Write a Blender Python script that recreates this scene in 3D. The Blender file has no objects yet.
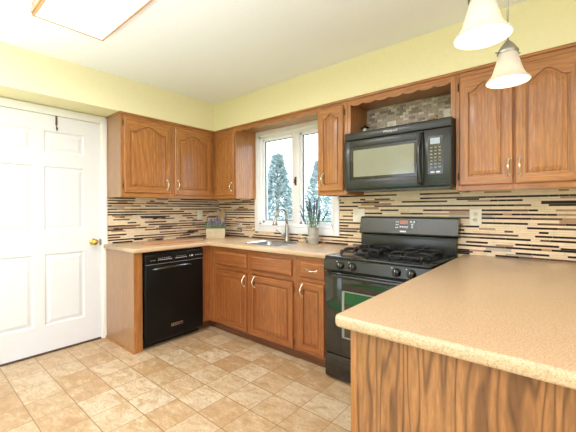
import bpy, bmesh, math, random
from mathutils import Vector, Matrix
random.seed(7)
PI = math.pi
S = bpy.context.scene
COL = S.collection
# ------------------------------------------------------------ camera
CAM = (3.4429, -2.7056, 1.2568)
yaw, pitch, roll = 0.69914, -0.0052, -0.0032
FPX, SY = 328.378, 5.8457
cd_ = bpy.data.cameras.new('camera'); cam = bpy.data.objects.new('camera', cd_); COL.objects.link(cam)
Fv = Vector((-math.sin(yaw), math.cos(yaw), 0)); Rv = Vector((math.cos(yaw), math.sin(yaw), 0)); Uv = Vector((0, 0, 1))
F2 = Fv*math.cos(pitch)+Uv*math.sin(pitch); U2 = Uv*math.cos(pitch)-Fv*math.sin(pitch)
R3 = Rv*math.cos(roll)+U2*math.sin(roll); U3 = U2*math.cos(roll)-Rv*math.sin(roll)
m = Matrix((R3, U3, -F2)).transposed().to_4x4(); m.translation = Vector(CAM)
cam.matrix_world = m
cd_.sensor_width = 36; cd_.lens = FPX/576*36; cd_.shift_y = -SY/576
cd_.clip_start = 0.05; cd_.clip_end = 200
S.camera = cam
# ------------------------------------------------------------ world, exposure, lights
S.view_settings.view_transform = 'Standard'
S.view_settings.look = 'None'
S.view_settings.gamma = 1
S.view_settings.use_curve_mapping = False
S.view_settings.exposure = -0.06
w = bpy.data.worlds.new('sky'); S.world = w; w.use_nodes = True
wb = w.node_tree.nodes['Background']; wb.inputs['Color'].default_value = (0.86, 0.93, 1.0, 1); wb.inputs['Strength'].default_value = 4.0

def area(name, loc, rot, sx, sy, power, color):
    l = bpy.data.lights.new(name, 'AREA'); l.shape = 'RECTANGLE'; l.size = sx; l.size_y = sy
    l.energy = power; l.color = color
    o = bpy.data.objects.new(name, l); COL.objects.link(o); o.location = loc; o.rotation_euler = rot
    return l
area('daylight_sink_window', (1.25, 1.6, 3.3), (-math.radians(48), 0, 0), 2.4, 1.2, 150, (0.84, 0.92, 1.0))
area('patio_side_fill', (1.9, -4.45, 1.15), (PI/2, 0, 0), 2.2, 2.0, 3, (0.84, 0.92, 1.0))  # added ambient fill, standing in for daylight from an unseen patio door
area('dining_side_fill', (4.9, -2.8, 1.3), (0, PI/2, 0), 1.9, 2.4, 2, (0.86, 0.93, 1.0))  # added soft fill from the unseen dining side
area('ceiling_light_glow', (1.66, -1.995, 2.36), (0, 0, 0), 1.1, 0.30, 23, (1.0, 0.97, 0.95))
area('ceiling_fill', (2.2, -3.3, 0.95), (PI, 0, 0), 2.8, 1.0, 76, (0.93, 0.925, 1.0)).spread = math.radians(125)  # added out-of-view fill aimed upward to brighten the ceiling
# ------------------------------------------------------------ materials
class NT:
    def __init__(s, name):
        s.m = bpy.data.materials.new(name); s.m.use_nodes = True; s.t = s.m.node_tree; s.n = s.t.nodes; s.l = s.t.links
        s.b = s.n['Principled BSDF']
    def add(s, typ, **kw):
        n = s.n.new(typ)
        for k, v in kw.items(): setattr(n, k, v)
        return n
    def link(s, a, b): s.l.new(a, b)
    def math(s, op, a, b=None, c=None):
        n = s.add('ShaderNodeMath', operation=op)
        for i, v in enumerate((a, b, c)):
            if v is None: continue
            if isinstance(v, (int, float)): n.inputs[i].default_value = v
            else: s.link(v, n.inputs[i])
        return n.outputs[0]
    def ramp(s, fac, stops, interp='LINEAR'):
        n = s.add('ShaderNodeValToRGB'); r = n.color_ramp; r.interpolation = interp
        while len(r.elements) < len(stops): r.elements.new(0.5)
        for e, (p, c) in zip(r.elements, stops): e.position = p; e.color = (*c, 1)
        s.link(fac, n.inputs[0]); return n.outputs[0]
    def obj(s):
        return s.add('ShaderNodeTexCoord').outputs['Object']
    def mapping(s, vec, scale, loc=None):
        n = s.add('ShaderNodeMapping'); n.inputs['Scale'].default_value = scale
        if loc is not None: s.link(loc, n.inputs['Location'])
        s.link(vec, n.inputs['Vector']); return n.outputs[0]
    def noise(s, vec, scale, detail=3, rough=0.55, dist=0.0):
        n = s.add('ShaderNodeTexNoise'); n.inputs['Scale'].default_value = scale; n.inputs['Detail'].default_value = detail
        n.inputs['Roughness'].default_value = rough; n.inputs['Distortion'].default_value = dist
        if vec is not None: s.link(vec, n.inputs['Vector'])
        return n.outputs[0]
    def mix(s, fac, a, b, mode='MIX'):
        n = s.add('ShaderNodeMix', data_type='RGBA', blend_type=mode)
        for i, v in ((0, fac), (6, a), (7, b)):
            if isinstance(v, (int, float)): n.inputs[i].default_value = v
            elif isinstance(v, tuple): n.inputs[i].default_value = (*v, 1)
            else: s.link(v, n.inputs[i])
        return n.outputs[2]
    def bump(s, h, strength=0.2, dist=0.002):
        n = s.add('ShaderNodeBump'); n.inputs['Strength'].default_value = strength; n.inputs['Distance'].default_value = dist
        s.link(h, n.inputs['Height']); s.link(n.outputs[0], s.b.inputs['Normal'])

def lin(h):
    h = h.lstrip('#'); o = []
    for i in (0, 2, 4):
        c = int(h[i:i+2], 16)/255; o.append(c/12.92 if c <= 0.04045 else ((c+0.055)/1.055)**2.4)
    return tuple(o)

def plain(name, col, rough=0.5, metal=0.0, var=0.04, nscale=12, coat=0.0, bump=0.0, spec=0.5):
    t = NT(name); c = lin(col) if isinstance(col, str) else col
    n = t.noise(t.obj(), nscale, 3)
    lo = tuple(x*(1-var) for x in c); hi = tuple(min(1, x*(1+var)) for x in c)
    t.link(t.ramp(n, [(0.3, lo), (0.7, hi)]), t.b.inputs['Base Color'])
    t.b.inputs['Roughness'].default_value = rough; t.b.inputs['Metallic'].default_value = metal
    t.b.inputs['Coat Weight'].default_value = coat; t.b.inputs['Coat Roughness'].default_value = 0.05
    t.b.inputs['Specular IOR Level'].default_value = spec
    if bump: t.bump(n, bump)
    return t.m

def wood(name, light, mid, dark, axis='z', contour=14, rough=0.36, fine=1.0, cstr=0.5, thin=3.0, k=30, st=0.09, bs=3.2, bd=2):
    t = NT(name)
    oi = t.add('ShaderNodeObjectInfo')
    off = t.add('ShaderNodeCombineXYZ')
    r = t.math('MULTIPLY', oi.outputs['Random'], 17.0)
    for i in range(3): t.link(r, off.inputs[i])
    sc = {'z': (1, 1, st), 'x': (st, 1, 1), 'y': (1, st, 1)}[axis]
    v = t.mapping(t.obj(), sc, off.outputs[0])
    a = t.noise(v, 105, 4, 0.6)
    b = t.noise(v, bs, bd, 0.5, 0.3)
    sp = t.add('ShaderNodeSeparateXYZ'); t.link(v, sp.inputs[0])
    ia, ib = {'z': (0, 1), 'x': (1, 2), 'y': (0, 2)}[axis]
    ln = t.math('MULTIPLY', t.math('ADD', sp.outputs[ia], sp.outputs[ib]), k*6.28)
    s = t.math('SINE', t.math('ADD', ln, t.math('MULTIPLY', b, contour*6.28)))
    s = t.math('MULTIPLY_ADD', s, 0.5, 0.5)
    s = t.math('POWER', s, thin)
    s = t.math('MULTIPLY', s, t.math('MULTIPLY_ADD', a, 1.6, -0.1))
    big = t.noise(v, 7, 2)
    base = t.ramp(big, [(0.2, lin(mid)), (0.8, lin(light))])
    c1 = t.mix(t.math('MULTIPLY', s, cstr), base, lin(dark))
    f = t.ramp(a, [(0.38, (0, 0, 0)), (0.62, (1, 1, 1))])
    inv = t.math('SUBTRACT', 1.0, f)
    c2 = t.mix(t.math('MULTIPLY', inv, 0.45*fine), c1, lin(dark))
    t.link(c2, t.b.inputs['Base Color'])
    t.b.inputs['Roughness'].default_value = rough
    t.b.inputs['Coat Weight'].default_value = 0.4; t.b.inputs['Coat Roughness'].default_value = 0.14
    t.bump(a, 0.12, 0.001)
    return t.m

M = {}
M['oak'] = wood('oak_vertical', '#c58648', '#ac6c35', '#6a3c1b', 'z', 12, cstr=0.45)
M['oak_h'] = wood('oak_horizontal', '#c58648', '#ac6c35', '#6a3c1b', 'x', 9, cstr=0.30)
M['oak_hy'] = wood('oak_horizontal_side', '#c58648', '#ac6c35', '#6a3c1b', 'y', 9, cstr=0.30)
M['oak_low'] = wood('oak_base_vertical', '#b5703b', '#8f4f26', '#4f2810', 'z', 9, cstr=0.35)
M['oak_low_h'] = wood('oak_base_horizontal', '#b5703b', '#8f4f26', '#4f2810', 'x', 9, cstr=0.35)
M['oak_veneer'] = wood('oak_veneer', '#b58a66', '#a67a56', '#85603f', 'z', 5, cstr=0.2)
M['oak_panel'] = wood('oak_flame_panel', '#b9824f', '#9c673a', '#4c2c15', 'z', 26, rough=0.45, cstr=0.95, fine=0.9, thin=4.0, k=34, st=0.13, bs=4.0, bd=3)
M['dark_oak'] = wood('oak_toe_kick', '#7d4b2b', '#6f4025', '#4a2916', 'x', 6)
M['board'] = wood('cutting_board_wood', '#cf9d72', '#b9805a', '#96603f', 'y', 6, cstr=0.3)
M['pale_wood'] = wood('pale_wood', '#e0c49a', '#d2b184', '#a88358', 'z', 6, cstr=0.2)
M['fixture_wood'] = wood('fixture_wood', '#dca878', '#cf9766', '#b07c4e', 'x', 6, cstr=0.2)
M['wall'] = plain('pale_yellow_paint', '#f1e7bd', 0.85, var=0.015, nscale=40)
M['ceil'] = plain('white_ceiling_paint', '#f6f6f8', 0.9, var=0.01, nscale=60)
M['white'] = plain('white_trim_paint', '#f3f1ec', 0.45, var=0.01)
M['door'] = plain('white_door_paint', '#e3e3e6', 0.42, var=0.01)
M['vinyl'] = plain('white_vinyl', '#f6f6f9', 0.3, var=0.01)
M['black'] = plain('black_enamel', '#17181a', 0.22, var=0.1, coat=0.3)
M['dishwasher_black'] = plain('dishwasher_black', '#131110', 0.3, var=0.1, spec=0.2)
M['black_gloss'] = plain('black_glossy_plastic', '#141517', 0.12, var=0.1, coat=0.6)
M['charcoal'] = plain('charcoal_enamel', '#222423', 0.3, var=0.05, coat=0.15)
M['black_matte'] = plain('black_cast_iron', '#2a2a2b', 0.4, var=0.2, bump=0.3)
M['chrome'] = plain('polished_chrome', '#d5d5d3', 0.18, 1.0)
M['nickel'] = plain('brushed_nickel', '#aba8a2', 0.32, 1.0, nscale=60)
M['steel'] = plain('sink_steel', '#a3a6a8', 0.36, 1.0, nscale=50)
M['pull'] = plain('polished_pewter', '#f0e6d2', 0.2, 0.85)
M['gunmetal'] = plain('polished_gunmetal', '#6c7074', 0.15, 1.0)
M['brass'] = plain('polished_brass', '#d9b65e', 0.18, 1.0)
M['dark_metal'] = plain('dark_bronze', '#6b5642', 0.4, 0.8)
M['almond'] = plain('almond_plastic', '#f2ecdc', 0.4, var=0.02)
M['slot'] = plain('dark_slot', '#4a4238', 0.6)
M['lettering'] = plain('light_grey_lettering', '#d8d8d4', 0.4)
M['grey_button'] = plain('grey_button', '#8b8e84', 0.4)
M['grout'] = plain('sand_grout', '#cdb79b', 0.9, nscale=90)
M['t_cream'] = plain('cream_stone_tile', '#f0d9b8', 0.35, var=0.06, nscale=25)
M['t_pink'] = plain('blush_stone_tile', '#e8cbaa', 0.35, var=0.08, nscale=25)
M['t_tan'] = plain('tan_stone_tile', '#b58f6c', 0.3, var=0.1, nscale=30)
M['t_grey'] = plain('grey_glass_tile', '#b9b2a6', 0.08, var=0.05)
M['t_brown'] = plain('brown_glass_tile', '#2c1512', 0.3, var=0.15, nscale=30, spec=0.25)
M['t_mid'] = plain('taupe_glass_tile', '#6e5144', 0.3, var=0.12, nscale=30, spec=0.25)
M['s_grey'] = plain('grey_stone_brick', '#c4b8aa', 0.6, var=0.12, nscale=30, bump=0.3)
M['s_pale'] = plain('pale_stone_brick', '#e6dccd', 0.6, var=0.12, nscale=30, bump=0.3)
M['s_dark'] = plain('taupe_stone_brick', '#9f9186', 0.6, var=0.12, nscale=30, bump=0.3)
M['leaf'] = plain('lavender_leaf', '#7d9a72', 0.7, var=0.25, nscale=80)
M['sage'] = plain('sage_stem', '#8fa795', 0.7, var=0.2, nscale=80)
M['purple'] = plain('lavender_bloom', '#857d8e', 0.8, var=0.2, nscale=120)
M['navy'] = plain('dark_lavender_bloom', '#5d6a80', 0.8, var=0.2, nscale=120)
M['linen'] = plain('planter_wash', '#d3bf9c', 0.7, var=0.08, nscale=40)
M['vase'] = plain('galvanised_grey', '#b0aca2', 0.5, var=0.15, nscale=30)
M['green_reflector'] = plain('green_reflector_fabric', '#6fc872', 0.9, var=0.1, nscale=90)
M['bark'] = plain('tree_bark', '#b0a898', 0.9, var=0.2)
M['grass'] = plain('lawn_grass', '#8fa878', 0.95, var=0.2, nscale=6)
M['evergreen'] = plain('blue_spruce_needles', '#b4c4c8', 0.8, var=0.25, nscale=20)
M['siding'] = plain('pale_siding', '#dfe6ec', 0.8)
M['roofing'] = plain('roof_shingles', '#a9b1b8', 0.9)

def t_counter(name, a, b, c):
    t = NT(name); o = t.obj()
    n = t.noise(o, 260, 3, 0.7); f = t.noise(o, 90, 2)
    col = t.ramp(n, [(0.34, lin(c)), (0.5, lin(a)), (0.68, lin(b))])
    col = t.mix(t.math('MULTIPLY', f, 0.3), col, lin(a))
    t.link(col, t.b.inputs['Base Color']); t.b.inputs['Roughness'].default_value = 0.2
    t.b.inputs['Specular IOR Level'].default_value = 0.5
    return t.m
M['counter'] = t_counter('speckled_solid_surface', '#d0b08d', '#dcc2a0', '#a58664')

def t_floor():
    t = NT('stone_look_tile'); o = t.obj()
    sp = t.add('ShaderNodeSeparateXYZ'); t.link(o, sp.inputs[0])
    u = t.math('DIVIDE', t.math('SUBTRACT', sp.outputs[0], 0.341), 0.2285)
    v = t.math('DIVIDE', t.math('SUBTRACT', sp.outputs[1], -1.968), 0.2235)
    fu = t.math('FLOOR', u); fv = t.math('FLOOR', v)
    cb = t.add('ShaderNodeCombineXYZ'); t.link(fu, cb.inputs[0]); t.link(fv, cb.inputs[1])
    wn = t.add('ShaderNodeTexWhiteNoise', noise_dimensions='2D'); t.link(cb.outputs[0], wn.inputs['Vector'])
    rnd = wn.outputs['Value']
    # mottling, offset per tile
    va = t.add('ShaderNodeVectorMath', operation='ADD'); t.link(o, va.inputs[0])
    vs = t.add('ShaderNodeVectorMath', operation='SCALE'); t.link(wn.outputs['Color'], vs.inputs[0]); vs.inputs['Scale'].default_value = 9
    t.link(vs.outputs[0], va.inputs[1])
    mp = t.mapping(va.outputs[0], (1, 1.9, 1))
    n1 = t.noise(mp, 9, 6, 0.68, 0.6)
    n2 = t.noise(mp, 55, 4, 0.7)
    base = t.ramp(rnd, [(0.0, lin('#b59470')), (0.25, lin('#c0a17c')), (0.5, lin('#cab190')), (0.75, lin('#d1bfa3')), (1.0, lin('#b9986f'))])
    c = t.mix(t.ramp(n1, [(0.36, (0.6,)*3), (0.52, (0,)*3)]), base, lin('#ab8455'))
    c = t.mix(t.ramp(n1, [(0.54, (0,)*3), (0.74, (0.6,)*3)]), c, lin('#ead9bd'))
    c = t.mix(t.ramp(n2, [(0.35, (0.5,)*3), (0.5, (0,)*3)]), c, lin('#a07c55'))
    fru = t.math('FRACT', u); frv = t.math('FRACT', v)
    du = t.math('MINIMUM', fru, t.math('SUBTRACT', 1.0, fru)); dv = t.math('MINIMUM', frv, t.math('SUBTRACT', 1.0, frv))
    gu = t.math('LESS_THAN', du, 0.012); gv = t.math('LESS_THAN', dv, 0.013)
    c = t.mix(t.math('MULTIPLY', gu, 0.7), c, lin('#8e7150'))
    c = t.mix(t.math('MULTIPLY', gv, 0.8), c, lin('#85653f'))
    t.link(c, t.b.inputs['Base Color']); t.b.inputs['Roughness'].default_value = 0.38
    t.bump(n1, 0.08, 0.002)
    return t.m
M['floor'] = t_floor()

def glass(name, tint=(1, 1, 1), refl=0.12):
    t = NT(name); out = t.n['Material Output']
    tr = t.add('ShaderNodeBsdfTransparent'); tr.inputs[0].default_value = (*tint, 1)
    gl = t.add('ShaderNodeBsdfGlossy'); gl.inputs['Roughness'].default_value = 0.02
    lw = t.add('ShaderNodeLayerWeight'); frv = t.math('MULTIPLY_ADD', t.math('POWER', lw.outputs['Facing'], 4.0), 0.5, 0.03)
    mx = t.add('ShaderNodeMixShader'); t.link(frv, mx.inputs[0]); t.link(tr.outputs[0], mx.inputs[1]); t.link(gl.outputs[0], mx.inputs[2])
    t.link(mx.outputs[0], out.inputs[0]); t.n.remove(t.b)
    return t.m
M['glass'] = glass('window_glass', (0.97, 0.99, 1.0))

def emis(name, col, strength, base=(0.9, 0.88, 0.82), rough=0.4):
    t = NT(name)
    n = t.noise(t.obj(), 4, 1)
    t.link(t.ramp(n, [(0.3, tuple(x*0.98 for x in base)), (0.7, base)]), t.b.inputs['Base Color'])
    t.b.inputs['Emission Color'].default_value = (*col, 1); t.b.inputs['Emission Strength'].default_value = strength
    t.b.inputs['Roughness'].default_value = rough
    return t.m
M['diffuser'] = emis('lit_diffuser', (1.0, 0.97, 0.93), 2.2)
M['lcd'] = emis('display_lcd', (0.75, 0.85, 1.0), 0.2, (0.3, 0.35, 0.4))
M['clock'] = emis('display_amber', (1.0, 0.35, 0.15), 0.25, (0.25, 0.1, 0.06))

def t_shade():
    t = NT('frosted_lamp_glass')
    t.b.inputs['Base Color'].default_value = (0.93, 0.88, 0.80, 1)
    t.link(t.ramp(t.noise(t.obj(), 18, 3), [(0.3, (0.72, 0.66, 0.58)), (0.7, (0.78, 0.73, 0.66))]), t.b.inputs['Base Color'])
    t.b.inputs['Roughness'].default_value = 0.35
    t.b.inputs['Subsurface Weight'].default_value = 0.0
    out = t.n['Material Output']
    tl = t.add('ShaderNodeBsdfTranslucent'); tl.inputs[0].default_value = (0.8, 0.74, 0.65, 1)
    mx = t.add('ShaderNodeMixShader'); mx.inputs[0].default_value = 0.25
    t.link(t.b.outputs[0], mx.inputs[1]); t.link(tl.outputs[0], mx.inputs[2]); t.link(mx.outputs[0], out.inputs[0])
    return t.m
M['shade'] = t_shade()
M['console'] = plain('olive_black_console', '#34352c', 0.25, var=0.05, coat=0.3)
M['mwglass'] = plain('microwave_window', '#8e9080', 0.12, var=0.03, coat=0.5)
M['ovenglass'] = plain('oven_window_glass', '#0c0e0d', 0.03, var=0.05, coat=1.0, spec=1.0)

# ------------------------------------------------------------ mesh helpers
class MB:
    """collects shapes of one part; every shape takes a material slot index"""
    def __init__(s): s.bm = bmesh.new()
    def _new(s, fs, mi, smooth=False):
        for f in fs: f.material_index = mi; f.smooth = smooth
    def box(s, x0, x1, y0, y1, z0, z1, mi=0, bev=0.0, seg=2):
        x0, x1 = sorted((x0, x1)); y0, y1 = sorted((y0, y1)); z0, z1 = sorted((z0, z1))
        b = bmesh.new() if bev else s.bm
        vs = [b.verts.new((x, y, z)) for x in (x0, x1) for y in (y0, y1) for z in (z0, z1)]
        fs = [b.faces.new([vs[i] for i in q]) for q in ((0,1,3,2),(4,6,7,5),(0,4,5,1),(2,3,7,6),(0,2,6,4),(1,5,7,3))]
        s._new(fs, mi)
        if bev:
            bmesh.ops.bevel(b, geom=b.edges[:], offset=bev, segments=seg, profile=0.5, affect='EDGES')
            s.merge(b, mi, seg > 1)
        return s
    def merge(s, b, mi=None, smooth=False):
        mp = {v: s.bm.verts.new(v.co) for v in b.verts}
        for f in b.faces:
            nf = s.bm.faces.new([mp[v] for v in f.verts]); nf.material_index = f.material_index if mi is None else mi; nf.smooth = smooth or f.smooth
        b.free()
    def loops(s, rings, mi=0, cap0=True, cap1=True, smooth=True, closed=True):
        """rings: lists of points with equal counts"""
        R = [[s.bm.verts.new(p) for p in r] for r in rings]
        n = len(R[0])
        for a, b in zip(R, R[1:]):
            for i in range(n if closed else n-1):
                j = (i+1) % n
                f = s.bm.faces.new((a[i], a[j], b[j], b[i])); f.material_index = mi; f.smooth = smooth
        if cap0: f = s.bm.faces.new(R[0][::-1]); f.material_index = mi
        if cap1: f = s.bm.faces.new(R[-1]); f.material_index = mi
        return s
    def tube(s, pts, r, mi=0, n=10, caps=True):
        pts = [Vector(p) for p in pts]
        rs = r if isinstance(r, (list, tuple)) else [r]*len(pts)
        rings = []; prev = None
        for i, p in enumerate(pts):
            d = (pts[min(i+1, len(pts)-1)]-pts[max(i-1, 0)]).normalized()
            if prev is None:
                a = d.orthogonal().normalized()
            else:
                a = (prev - d*prev.dot(d))
                a = a.normalized() if a.length > 1e-6 else d.orthogonal().normalized()
            prev = a; b = d.cross(a)
            rings.append([p+(a*math.cos(2*PI*k/n)+b*math.sin(2*PI*k/n))*rs[i] for k in range(n)])
        return s.loops(rings, mi, caps, caps)
    def lathe(s, prof, c, mi=0, n=24, axis='z', cap0=False, cap1=False):
        rings = []
        for r, h in prof:
            ring = []
            for k in range(n):
                ca, sa = math.cos(2*PI*k/n)*r, math.sin(2*PI*k/n)*r
                p = {'z': (ca, sa, h), 'y': (ca, h, sa), 'x': (h, ca, sa)}[axis]
                ring.append((c[0]+p[0], c[1]+p[1], c[2]+p[2]))
            rings.append(ring)
        return s.loops(rings, mi, cap0, cap1)
    def poly(s, pts, axis, a, b, mi=0, smooth=False):
        """extrude 2-D outline: axis 'y' -> pts are (x,z); 'x' -> (y,z); 'z' -> (x,y)"""
        def P(p, t): return {'y': (p[0], t, p[1]), 'x': (t, p[0], p[1]), 'z': (p[0], p[1], t)}[axis]
        return s.loops([[P(p, a) for p in pts], [P(p, b) for p in pts]], mi, True, True, smooth)
    def build(s, name, mats, parent=None, base=(0, 0, 0), recalc=True):
        if recalc: bmesh.ops.recalc_face_normals(s.bm, faces=s.bm.faces[:])
        bmesh.ops.translate(s.bm, verts=s.bm.verts[:], vec=-Vector(base))
        me = bpy.data.meshes.new(name); s.bm.to_mesh(me); s.bm.free()
        for k in (mats if isinstance(mats, (list, tuple)) else [mats]): me.materials.append(M[k])
        o = bpy.data.objects.new(name, me); COL.objects.link(o)
        if parent is not None: o.parent = parent
        else: o.location = base
        return o

def tag(o, label=None, cat=None, group=None, kind=None):
    if label: o['label'] = label
    if cat: o['category'] = cat
    if group: o['group'] = group
    if kind: o['kind'] = kind
    return o

class Thing:
    """Empty at the base; parts are given in wall coordinates (x along wall, -y into room); side 'B' turns them onto the left wall"""
    def __init__(s, name, base, label=None, cat=None, side='A', group=None, kind=None):
        s.base = Vector(base); s.side = side
        s.o = bpy.data.objects.new(name, None); COL.objects.link(s.o); s.o.empty_display_size = 0.1
        if side == 'B': s.o.location = (-base[1], base[0], base[2]); s.o.rotation_euler = (0, 0, PI/2)
        else: s.o.location = base
        tag(s.o, label, cat, group, kind)
    def part(s, name, mb, mats, parent=None, label=None):
        o = mb.build(name, mats, parent or s.o, s.base)
        if label: o['label'] = label
        return o

def copy_tree(o, parent=None):
    c = o.copy(); COL.objects.link(c); c.parent = parent
    for ch in o.children: copy_tree(ch, c)
    return c

def text_mesh(body, size, extrude=0.0006):
    cu = bpy.data.curves.new('lettering', 'FONT'); cu.body = body; cu.size = size; cu.extrude = extrude
    cu.align_x = 'CENTER'; cu.align_y = 'CENTER'
    o = bpy.data.objects.new('lettering', cu); COL.objects.link(o)
    dg = bpy.context.evaluated_depsgraph_get()
    me = bpy.data.meshes.new_from_object(o.evaluated_get(dg))
    bpy.data.objects.remove(o); bpy.data.curves.remove(cu)
    return me
def put_text(T, name, body, size, c, mat='lettering', parent=None):
    """text on a face looking to -y (wall coordinates)"""
    me = text_mesh(body, size)
    me.transform(Matrix.Rotation(PI/2, 4, 'X')); me.transform(Matrix.Translation(Vector(c)-T.base))
    me.materials.clear(); me.materials.append(M[mat])
    o = bpy.data.objects.new(name, me); COL.objects.link(o); o.parent = parent or T.o
    return o

# ------------------------------------------------------------ structure
RX, RY, H = 4.8, -4.3, 2.4727
Z_UB, Z_UT = 1.369, 2.157
WX0, WX1, WZ0, WZ1 = 0.74, 1.745, 1.075, 2.10      # window rough opening
def struct(name, mb, mats, parent=None):
    o = mb.build(name, mats, parent)
    if parent is None: o['kind'] = 'structure'
    return o
mb = MB(); mb.box(-0.12, RX, RY, 0.12, -0.12, 0); struct('floor', mb, 'floor')
mb = MB(); mb.box(-0.12, RX, RY, 0.12, H, H+0.1); struct('ceiling', mb, 'ceil')
mb = MB()
mb.box(-0.12, WX0, 0, 0.12, 0, H); mb.box(WX1, RX, 0, 0.12, 0, H)
mb.box(WX0, WX1, 0, 0.12, 0, WZ0); mb.box(WX0, WX1, 0, 0.12, WZ1, H)
struct('wall_back', mb, 'wall')
DY0, DY1, DZ = -2.42, -1.435, 2.085
mb = MB()
mb.box(-0.12, 0, DY1, 0, 0, H); mb.box(-0.12, 0, RY, DY0, 0, H); mb.box(-0.12, 0, DY0, DY1, DZ, H)
struct('wall_left', mb, 'wall')
mb = MB(); mb.box(RX, RX+0.12, RY, -3.9, 0, H); mb.box(RX, RX+0.12, -1.7, 0.12, 0, H); mb.box(RX, RX+0.12, -3.9, -1.7, 2.2, H)
struct('wall_right', mb, 'wall')
mb = MB(); mb.box(-0.12, 0.8, RY-0.12, RY, 0, H); mb.box(3.0, RX+0.12, RY-0.12, RY, 0, H); mb.box(0.8, 3.0, RY-0.12, RY, 2.1, H)
struct('wall_front', mb, 'wall')
# soffit over the wall cabinets
SD = 0.32
mb = MB(); mb.box(0, SD, RY, 0, Z_UT, H); mb.box(SD, RX, -SD, 0, Z_UT, H)
struct('wall_soffit', mb, 'wall')

# backsplash mosaic: real strips
def mosaic(name, along0, along1, z0, z1, holes, side, seed, mats):
    rnd = random.Random(seed); mb = MB()
    def bx(a0, a1, d, za, zb, mi):
        if side == 'A': mb.box(a0, a1, -d, 0, za, zb, mi)
        else: mb.box(0, d, a0, a1, za, zb, mi)
    # grout bed
    cuts = [(along0, along1, z0, z1)]
    def clip(a0, a1, za, zb):
        out = [(a0, a1, za, zb)]
        for h in holes:
            nx = []
            for (p, q, r, s_) in out:
                if q <= h[0] or p >= h[1] or s_ <= h[2] or r >= h[3]: nx.append((p, q, r, s_)); continue
                if p < h[0]: nx.append((p, h[0], r, s_))
                if q > h[1]: nx.append((h[1], q, r, s_))
                if r < h[2]: nx.append((max(p, h[0]), min(q, h[1]), r, h[2]))
                if s_ > h[3]: nx.append((max(p, h[0]), min(q, h[1]), h[3], s_))
            out = nx
        return out
    for c in clip(along0, along1, z0, z1): bx(c[0], c[1], 0.004, c[2], c[3], 0)
    z = z0+0.001; k = 0
    while z < z1-0.006:
        thin = k % 2 == 0
        h = 0.0135 if thin else rnd.choice((0.012, 0.0145, 0.021))
        h = min(h, z1-z-0.001)
        a = along0 - rnd.random()*0.15
        while a < along1:
            L = rnd.choice((0.05, 0.09, 0.14, 0.16, 0.20)) if thin else rnd.choice((0.10, 0.15, 0.2, 0.28))
            r = rnd.random()
            if thin: mi = 5 if r < 0.44 else 6 if r < 0.62 else 3 if r < 0.74 else 1
            else: mi = 1 if r < 0.66 else 2 if r < 0.88 else 4 if r < 0.905 else 3 if r < 0.97 else 5
            p, q = max(a, along0), min(a+L-0.002, along1)
            if q-p > 0.006:
                for c in clip(p, q, z, z+h-0.0018):
                    if c[1]-c[0] > 0.004 and c[3]-c[2] > 0.003: bx(c[0], c[1], 0.009 if thin else 0.0082, c[2], c[3], mi)
            a += L
        z += h; k += 1
    o = mb.build(name, mats); o['kind'] = 'structure'; return o
TM = ['grout', 't_cream', 't_pink', 't_tan', 't_grey', 't_brown', 't_mid']
CW0, CW1, CZ0 = 0.672, 1.812, 0.992                 # window casing outline
mosaic('backsplash_back', 0.0, 4.0, 0.9145, 1.40, [(CW0, CW1, CZ0, 3)], 'A', 3, TM)
mosaic('backsplash_left', -1.378, -0.010, 0.9145, 1.38, [], 'B', 5, TM)

# ---- door in the left wall
D = Thing('door_1', (-1.93, 0, 0), side='B', kind='structure')   # local x = world y
mb = MB()
F0 = 0.012
mb.box(DY0+0.004, DY1-0.004, 0.035, F0, 0.018, DZ-0.006, 0)     # core
yL, yR = DY0+0.004, DY1-0.004
cols = [(-2.275, -1.965), (-1.888, -1.578)]
rows = [(0.246, 0.864), (1.070, 1.633), (1.754, 1.942)]
# stiles and rails with sloped sticking and raised fields
xs = [yL, cols[0][0], cols[0][1], cols[1][0], cols[1][1], yR]
zs = [0.018, rows[0][0], rows[0][1], rows[1][0], rows[1][1], rows[2][0], rows[2][1], DZ-0.006]
for i in (0, 2, 4): mb.box(xs[i], xs[i+1], F0, 0.0, zs[0], zs[-1], 0)
for (a, b) in cols:
    for j in (0, 2, 4, 6): mb.box(a, b, F0, 0.0, zs[j], zs[j+1], 0)
    for (c, d) in rows:
        def ring(o, y): return [(a+o, y, c+o), (b-o, y, c+o), (b-o, y, d-o), (a+o, y, d-o)]
        mb.loops([ring(0, 0.0), ring(0.010, 0.0095), ring(0.022, 0.0095), ring(0.045, 0.002)], 0, False, True, False)
D.part('door_leaf', mb, 'door')
mb = MB()
cx0 = DY1; co = -1.3785
mb.box(DY1-0.004, co, 0.0, -0.014, 0, 2.15, 0, 0.003); mb.box(DY1+0.006, co-0.008, -0.010, -0.019, 0, 2.15, 0, 0.003)
mb.box(DY0-0.06, DY0+0.004, 0.0, -0.014, 0, 2.15, 0, 0.003)
mb.box(DY0+0.005, DY1-0.005, 0.0, -0.0135, DZ-0.002, 2.149, 0, 0.003); mb.box(DY0+0.006, DY1+0.005, -0.010, -0.0185, DZ+0.012, 2.148, 0, 0.003)
mb.box(DY0-0.02, DY0, 0.12, 0, 0, DZ); mb.box(DY1, DY1+0.001, 0.12, 0, 0, DZ)
D.part('door_casing', mb, 'white')
mb = MB()
mb.lathe([(0.001, 0), (0.030, 0), (0.031, -0.004), (0.026, -0.010), (0.012, -0.012), (0.011, -0.030), (0.018, -0.036), (0.027, -0.048), (0.028, -0.058), (0.022, -0.068), (0.010, -0.073), (0.001, -0.074)], (-1.507, 0, 0.945), axis='y')
D.part('door_knob', mb, 'brass', label='round polished brass knob')
mb = MB(); mb.box(-1.452, -1.436, -0.001, -0.016, 0.91, 0.97, 0, 0.001)
D.part('strike_plate', mb, 'nickel')
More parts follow.
